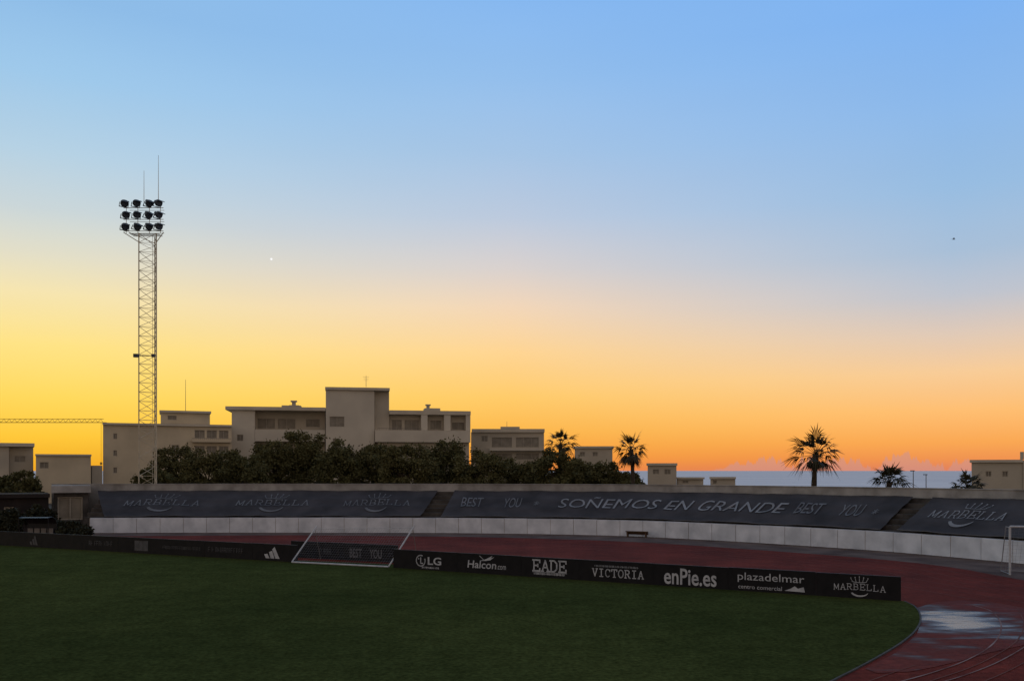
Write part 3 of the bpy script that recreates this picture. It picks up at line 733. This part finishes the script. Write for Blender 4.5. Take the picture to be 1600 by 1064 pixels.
TR=[(240,726,30,112,'low rounded tree at the foot of the floodlight mast'),
(276,692,42,120,'bushy tree right of the floodlight mast, left end of the tree belt'),
(328,696,46,118,'bushy tree below the window row of the beige block'),
(378,700,42,114,'low bushy tree between the beige block and the large pale building'),
(426,682,44,122,'rounded tree below the left terrace of the large pale building'),
(474,666,46,124,'tallest rounded tree of the belt, left of the central rooftop block'),
(530,684,46,118,'rounded tree straight below the central rooftop block'),
(584,688,46,120,'rounded tree below the right corner of the central rooftop block'),
(638,690,46,116,'rounded tree below the balcony rail of the large pale building'),
(696,684,46,122,'broad tree below the right wing of the large pale building'),
(750,698,44,116,'tree below the right end of the large pale building'),
(806,711,42,120,'low tree in front of the lower grey block'),
(872,697,42,111,'tree that hides the trunk of the palm rising from the tree belt'),
(912,710,38,118,'low tree between the two slim palms, nearer the left one'),
(952,721,34,114,'low tree just left of the palm with hanging dead fronds'),
(988,736,28,112,'low shrubby tree at the right end of the tree belt')]
for i,t in enumerate(TR): tree(t[0],t[1],t[2],t[3],t[4],100+i,'leafa' if i%3 else 'leafb')
tree(44,727,22,96,'small dark tree in front of the cream house at the left',201,'leafb',lo=1.5)
tree(8,738,20,98,'small dark tree at the left edge of the photo',202,'leafb',lo=1.5)
SG='shrubs at the left end of the track'
tree(10,792,26,69,'dark shrub at the left edge beside the team shelter',203,'bush',lo=.3,name='shrub',grp=SG,cat='shrub',sz=.3)
tree(100,812,24,70,'dark shrub between the team shelter and the end of the white wall',204,'bush',lo=.3,name='shrub',grp=SG,cat='shrub',sz=.3)
tree(62,786,26,72,'tall dark shrub rising behind the team shelter',205,'bush',lo=.3,name='shrub',grp=SG,cat='shrub',sz=.3)
tree(128,824,14,69,'smallest dark shrub right before the end of the white wall',206,'bush',lo=.2,name='shrub',grp=SG,cat='shrub',sz=.25)

# ---------------------------------------------------------------- palms
def palm(px,cpy,rad_px,Y,label,seed,skirt=False,nf=30,lowel=-45,hi=85):
    rr=random.Random(seed); x=PX(px,Y); zc=ZZ(cpy,Y); rad=rad_px*Y/F
    e=empty('palm_tree',(x,Y,0),label,'palm tree','palms behind the terrace')
    mb=MB(); n=8; pts=[]; rs=[]
    bend=rr.uniform(-.25,.25)
    for i in range(n+1):
        t=i/n; pts.append((x+bend*math.sin(t*3.1),Y,-.1+(zc+.1)*t)); rs.append(.27-.08*t+(.03 if i%2 else 0)+(.1 if i==n else 0))
    mb.path(pts,rs,9)
    mb.build('trunk',M['bark'],e)
    def frond(mb,az,el,L,drop,nb=12,fan=105,roll=40):
        o=Vector((x,Y,zc)); d=Vector((math.cos(az)*math.cos(el),math.sin(az)*math.cos(el),math.sin(el)))
        pl=L*.44; tip=o+d*pl+Vector((0,0,-drop*.2)); mb.tube(o,tip,.035,.02,3)
        side=d.cross(Vector((0,0,1)))
        if side.length<.1: side=Vector((1,0,0))
        side.normalize(); side=Matrix.Rotation(R(rr.uniform(-roll,roll)),3,d)@side
        for k in range(nb):
            a=(k/(nb-1)-.5)*R(fan); dd=(d*math.cos(a)+side*math.sin(a)).normalized()
            l=L*.62*(1-.45*abs(a)/.92)*rr.uniform(.75,1.12)
            mid=tip+dd*l*.5+Vector((0,0,-drop*.1)); end=tip+dd*l+Vector((0,0,-drop*rr.uniform(.5,1.1)-.06))
            nn=dd.cross(d.cross(side)).normalized()*.055
            mb.add([tip,mid+nn,end,mid-nn],[(0,1,2,3)])
    mb=MB()
    for i in range(nf):
        az=i*2.39996+rr.uniform(-.25,.25); t=(i+.5)/nf
        el=R(lowel+(hi-lowel)*t+rr.uniform(-10,10)); frond(mb,az,el,rad*rr.uniform(.78,1.18),.30*rad*(1-t*.5))
    mb.build('fronds',M['palm'],e)
    mb=MB()
    for i in range(28 if skirt else 7):
        az=rr.uniform(0,6.28); frond(mb,az,R(rr.uniform(-82,-48)),rad*rr.uniform(.55,.95) if skirt else rad*.55,.2)
    mb.build('dead_fronds',M['palmdry'],e)
palm(1275,710,50,80,'largest palm with spiky crown, silhouetted against the sea',1,False,30,-38)
palm(986,703,35,108,'slim palm with hanging dead fronds at the right end of the trees',2,True,24,-30)
palm(876,694,33,114,'slim palm rising out of the middle right of the tree belt',3,False,26,-30)
palm(1390,754,40,84,'low palm crown just above the terrace, left of the thin poles',14,False,26,0,75)
palm(1512,762,34,76,'low palm crown in front of the right edge house',15,False,24,0,75)

# ---------------------------------------------------------------- bird
BY=120; bx0=PX(1490,BY); bz=ZZ(374,BY)
mb=MB(); 
ring=[(-.22,.0,.01),(-.12,.05,.05),(.05,.06,.06),(.17,.035,.04),(.24,.01,.01)]
n=6; vs=[]
for (xx,w,h) in ring:
    for i in range(n): t=2*math.pi*i/n; vs.append((bx0+xx,BY+w*math.cos(t),bz+h*math.sin(t)))
fs=[(j*n+i,j*n+(i+1)%n,(j+1)*n+(i+1)%n,(j+1)*n+i) for j in range(4) for i in range(n)]
mb.add(vs,fs)
for s_ in(-1,1):
    mb.add([(bx0+.1,BY,bz+.03),(bx0+.12*1+.1*s_,BY+.25*s_,bz+.14),(bx0-.05+.35*s_,BY+.5*s_,bz+.05),(bx0-.08,BY+.2*s_,bz+.08),(bx0-.08,BY,bz+.03)],[(0,1,3,4),(1,2,3)])
mb.add([(bx0-.2,BY-.01,bz),(bx0-.36,BY-.07,bz),(bx0-.36,BY+.07,bz),(bx0-.2,BY+.01,bz)],[(0,1,2,3)])
tag(mb.build('bird',M['bird']),'tiny dark bird flying alone high in the sky at right','bird')

# ---------------------------------------------------------------- world
w=bpy.data.worlds.new('World'); sc.world=w; w.use_nodes=True; nt=w.node_tree; nt.nodes.clear()
N=nt.nodes.new; Lk=nt.links.new
def math_(op,a,b=None,clamp=False):
    n=N('ShaderNodeMath'); n.operation=op; n.use_clamp=clamp
    for i,v in enumerate((a,b)):
        if v is None: continue
        if isinstance(v,(int,float)): n.inputs[i].default_value=v
        else: Lk(v,n.inputs[i])
    return n.outputs[0]
def mr(v,a,b,c=0,d=1,smooth=False):
    n=N('ShaderNodeMapRange'); n.clamp=True
    if smooth: n.interpolation_type='SMOOTHSTEP'
    Lk(v,n.inputs['Value'])
    for k,x in zip(('From Min','From Max','To Min','To Max'),(a,b,c,d)): n.inputs[k].default_value=x
    return n.outputs['Result']
def mix(f,a,b,mode='MIX'):
    n=N('ShaderNodeMix'); n.data_type='RGBA'; n.blend_type=mode
    if isinstance(f,(int,float)): n.inputs['Factor'].default_value=f
    else: Lk(f,n.inputs['Factor'])
    for k,x in (('A',a),('B',b)):
        if isinstance(x,tuple): n.inputs[k].default_value=x
        else: Lk(x,n.inputs[k])
    return n.outputs['Result']
tc=N('ShaderNodeTexCoord'); sep=N('ShaderNodeSeparateXYZ'); Lk(tc.outputs['Generated'],sep.inputs[0])
X,Y,Z=sep.outputs
hr=math_('SQRT',math_('ADD',math_('MULTIPLY',X,X),math_('MULTIPLY',Y,Y)))
hr=math_('MAXIMUM',hr,.0001)
tan=math_('DIVIDE',Z,hr); t=math_('DIVIDE',tan,.6,True)
az=math_('ARCTAN2',X,Y)
def ramp(stops,xoff):
    n=N('ShaderNodeValToRGB'); Lk(t,n.inputs['Fac']); cr=n.color_ramp
    hyp=math.hypot(F,xoff)
    st=sorted([((735-y)/hyp/.6,c) for y,c in stops])
    while len(cr.elements)<len(st): cr.elements.new(.5)
    for el,(p,c) in zip(cr.elements,st): el.position=max(0,min(1,p)); el.color=rgb(*c)
    return n.outputs['Color']
Lr=ramp([(0,(142,188,231)),(120,(158,200,234)),(240,(182,210,229)),(330,(202,214,217)),(400,(226,222,200)),(460,(246,229,176)),(540,(255,227,134)),(620,(255,217,94)),(680,(253,200,60)),(733,(240,168,34))],-700)
Cr=ramp([(0,(135,184,240)),(120,(147,190,236)),(240,(166,197,230)),(340,(188,202,222)),(420,(217,209,206)),(480,(242,214,184)),(550,(254,212,146)),(620,(255,203,106)),(675,(253,184,76)),(712,(247,158,60)),(733,(236,138,64))],0)
Rr=ramp([(0,(126,178,240)),(150,(138,183,234)),(290,(152,189,226)),(390,(168,191,216)),(460,(192,196,206)),(520,(224,202,184)),(580,(248,204,152)),(640,(254,190,114)),(690,(250,168,84)),(718,(240,146,80)),(733,(226,130,92))],700)
c=mix(mr(az,0,-.46),Cr,Lr); c=mix(mr(az,0,.46),c,Rr)
nz=N('ShaderNodeTexNoise'); nz.inputs['Scale'].default_value=2.2; nz.inputs['Detail'].default_value=3
mp=N('ShaderNodeMapping'); mp.inputs['Scale'].default_value=(1,1,5); Lk(tc.outputs['Generated'],mp.inputs['Vector']); Lk(mp.outputs['Vector'],nz.inputs['Vector'])
c=mix(1.0,c,mix(nz.outputs['Fac'],(.965,.965,.965,1),(1.035,1.035,1.035,1)),'MULTIPLY')
n2=N('ShaderNodeTexNoise'); n2.noise_dimensions='1D'; n2.inputs['Scale'].default_value=30; n2.inputs['Detail'].default_value=5; n2.inputs['Roughness'].default_value=.65
Lk(math_('ADD',az,3.37),n2.inputs['W'])
band=math_('MULTIPLY',mr(az,.22,.27),mr(az,.53,.47))
hgt=math_('MULTIPLY',math_('MULTIPLY',math_('MAXIMUM',math_('SUBTRACT',n2.outputs['Fac'],.36),0),.07),band)
cf=mr(math_('SUBTRACT',hgt,tan),-.0008,.0012,0,.6)
c=mix(cf,c,rgb(204,148,136))
c=mix(mr(Z,.5,.95),c,rgb(122,138,158))
ca=math_('DIVIDE',Y,hr)
back=mix(mr(tan,0,.7),rgb(200,176,154),rgb(150,150,158))
c=mix(mr(ca,.45,-.45,smooth=True),c,back)
d0=Vector(((424-800)/F,1,(735-405)/F)).normalized()
dt=N('ShaderNodeVectorMath'); dt.operation='DOT_PRODUCT'; dt.inputs[1].default_value=d0; nv=N('ShaderNodeVectorMath'); nv.operation='NORMALIZE'; Lk(tc.outputs['Generated'],nv.inputs[0]); Lk(nv.outputs[0],dt.inputs[0])
c=mix(mr(dt.outputs['Value'],math.cos(.0014),math.cos(.0007)),c,(1,1,1,1))
sky=N('ShaderNodeTexSky'); sky.sky_type='NISHITA'; sky.sun_disc=False; sky.sun_elevation=R(1); sky.sun_rotation=R(-33)
c=mix(.001,c,sky.outputs['Color'],'ADD')
bg=N('ShaderNodeBackground'); Lk(c,bg.inputs['Color']); bg.inputs['Strength'].default_value=1.0
out=N('ShaderNodeOutputWorld'); Lk(bg.outputs[0],out.inputs['Surface'])
sl=bpy.data.lights.new('sun','SUN'); sl.energy=.12; sl.angle=R(12); sl.color=(1,.72,.42)
so=bpy.data.objects.new('sun',sl); col.objects.link(so); 
dirv=Vector((math.sin(R(-33)),math.cos(R(-33)),math.tan(R(4))))
so.rotation_euler=dirv.to_track_quat('Z','Y').to_euler()

# ---------------------------------------------------------------- camera
cd=bpy.data.cameras.new('camera'); cd.sensor_width=36; cd.lens=36*F/1600; cd.shift_y=(HY-532)/1600; cd.clip_end=200000; cd.clip_start=.1
co=bpy.data.objects.new('camera',cd); col.objects.link(co); co.location=(0,0,H); co.rotation_euler=(R(90),0,0); sc.camera=co
sc.view_settings.view_transform='Standard'; sc.view_settings.look='None'; sc.view_settings.exposure=0
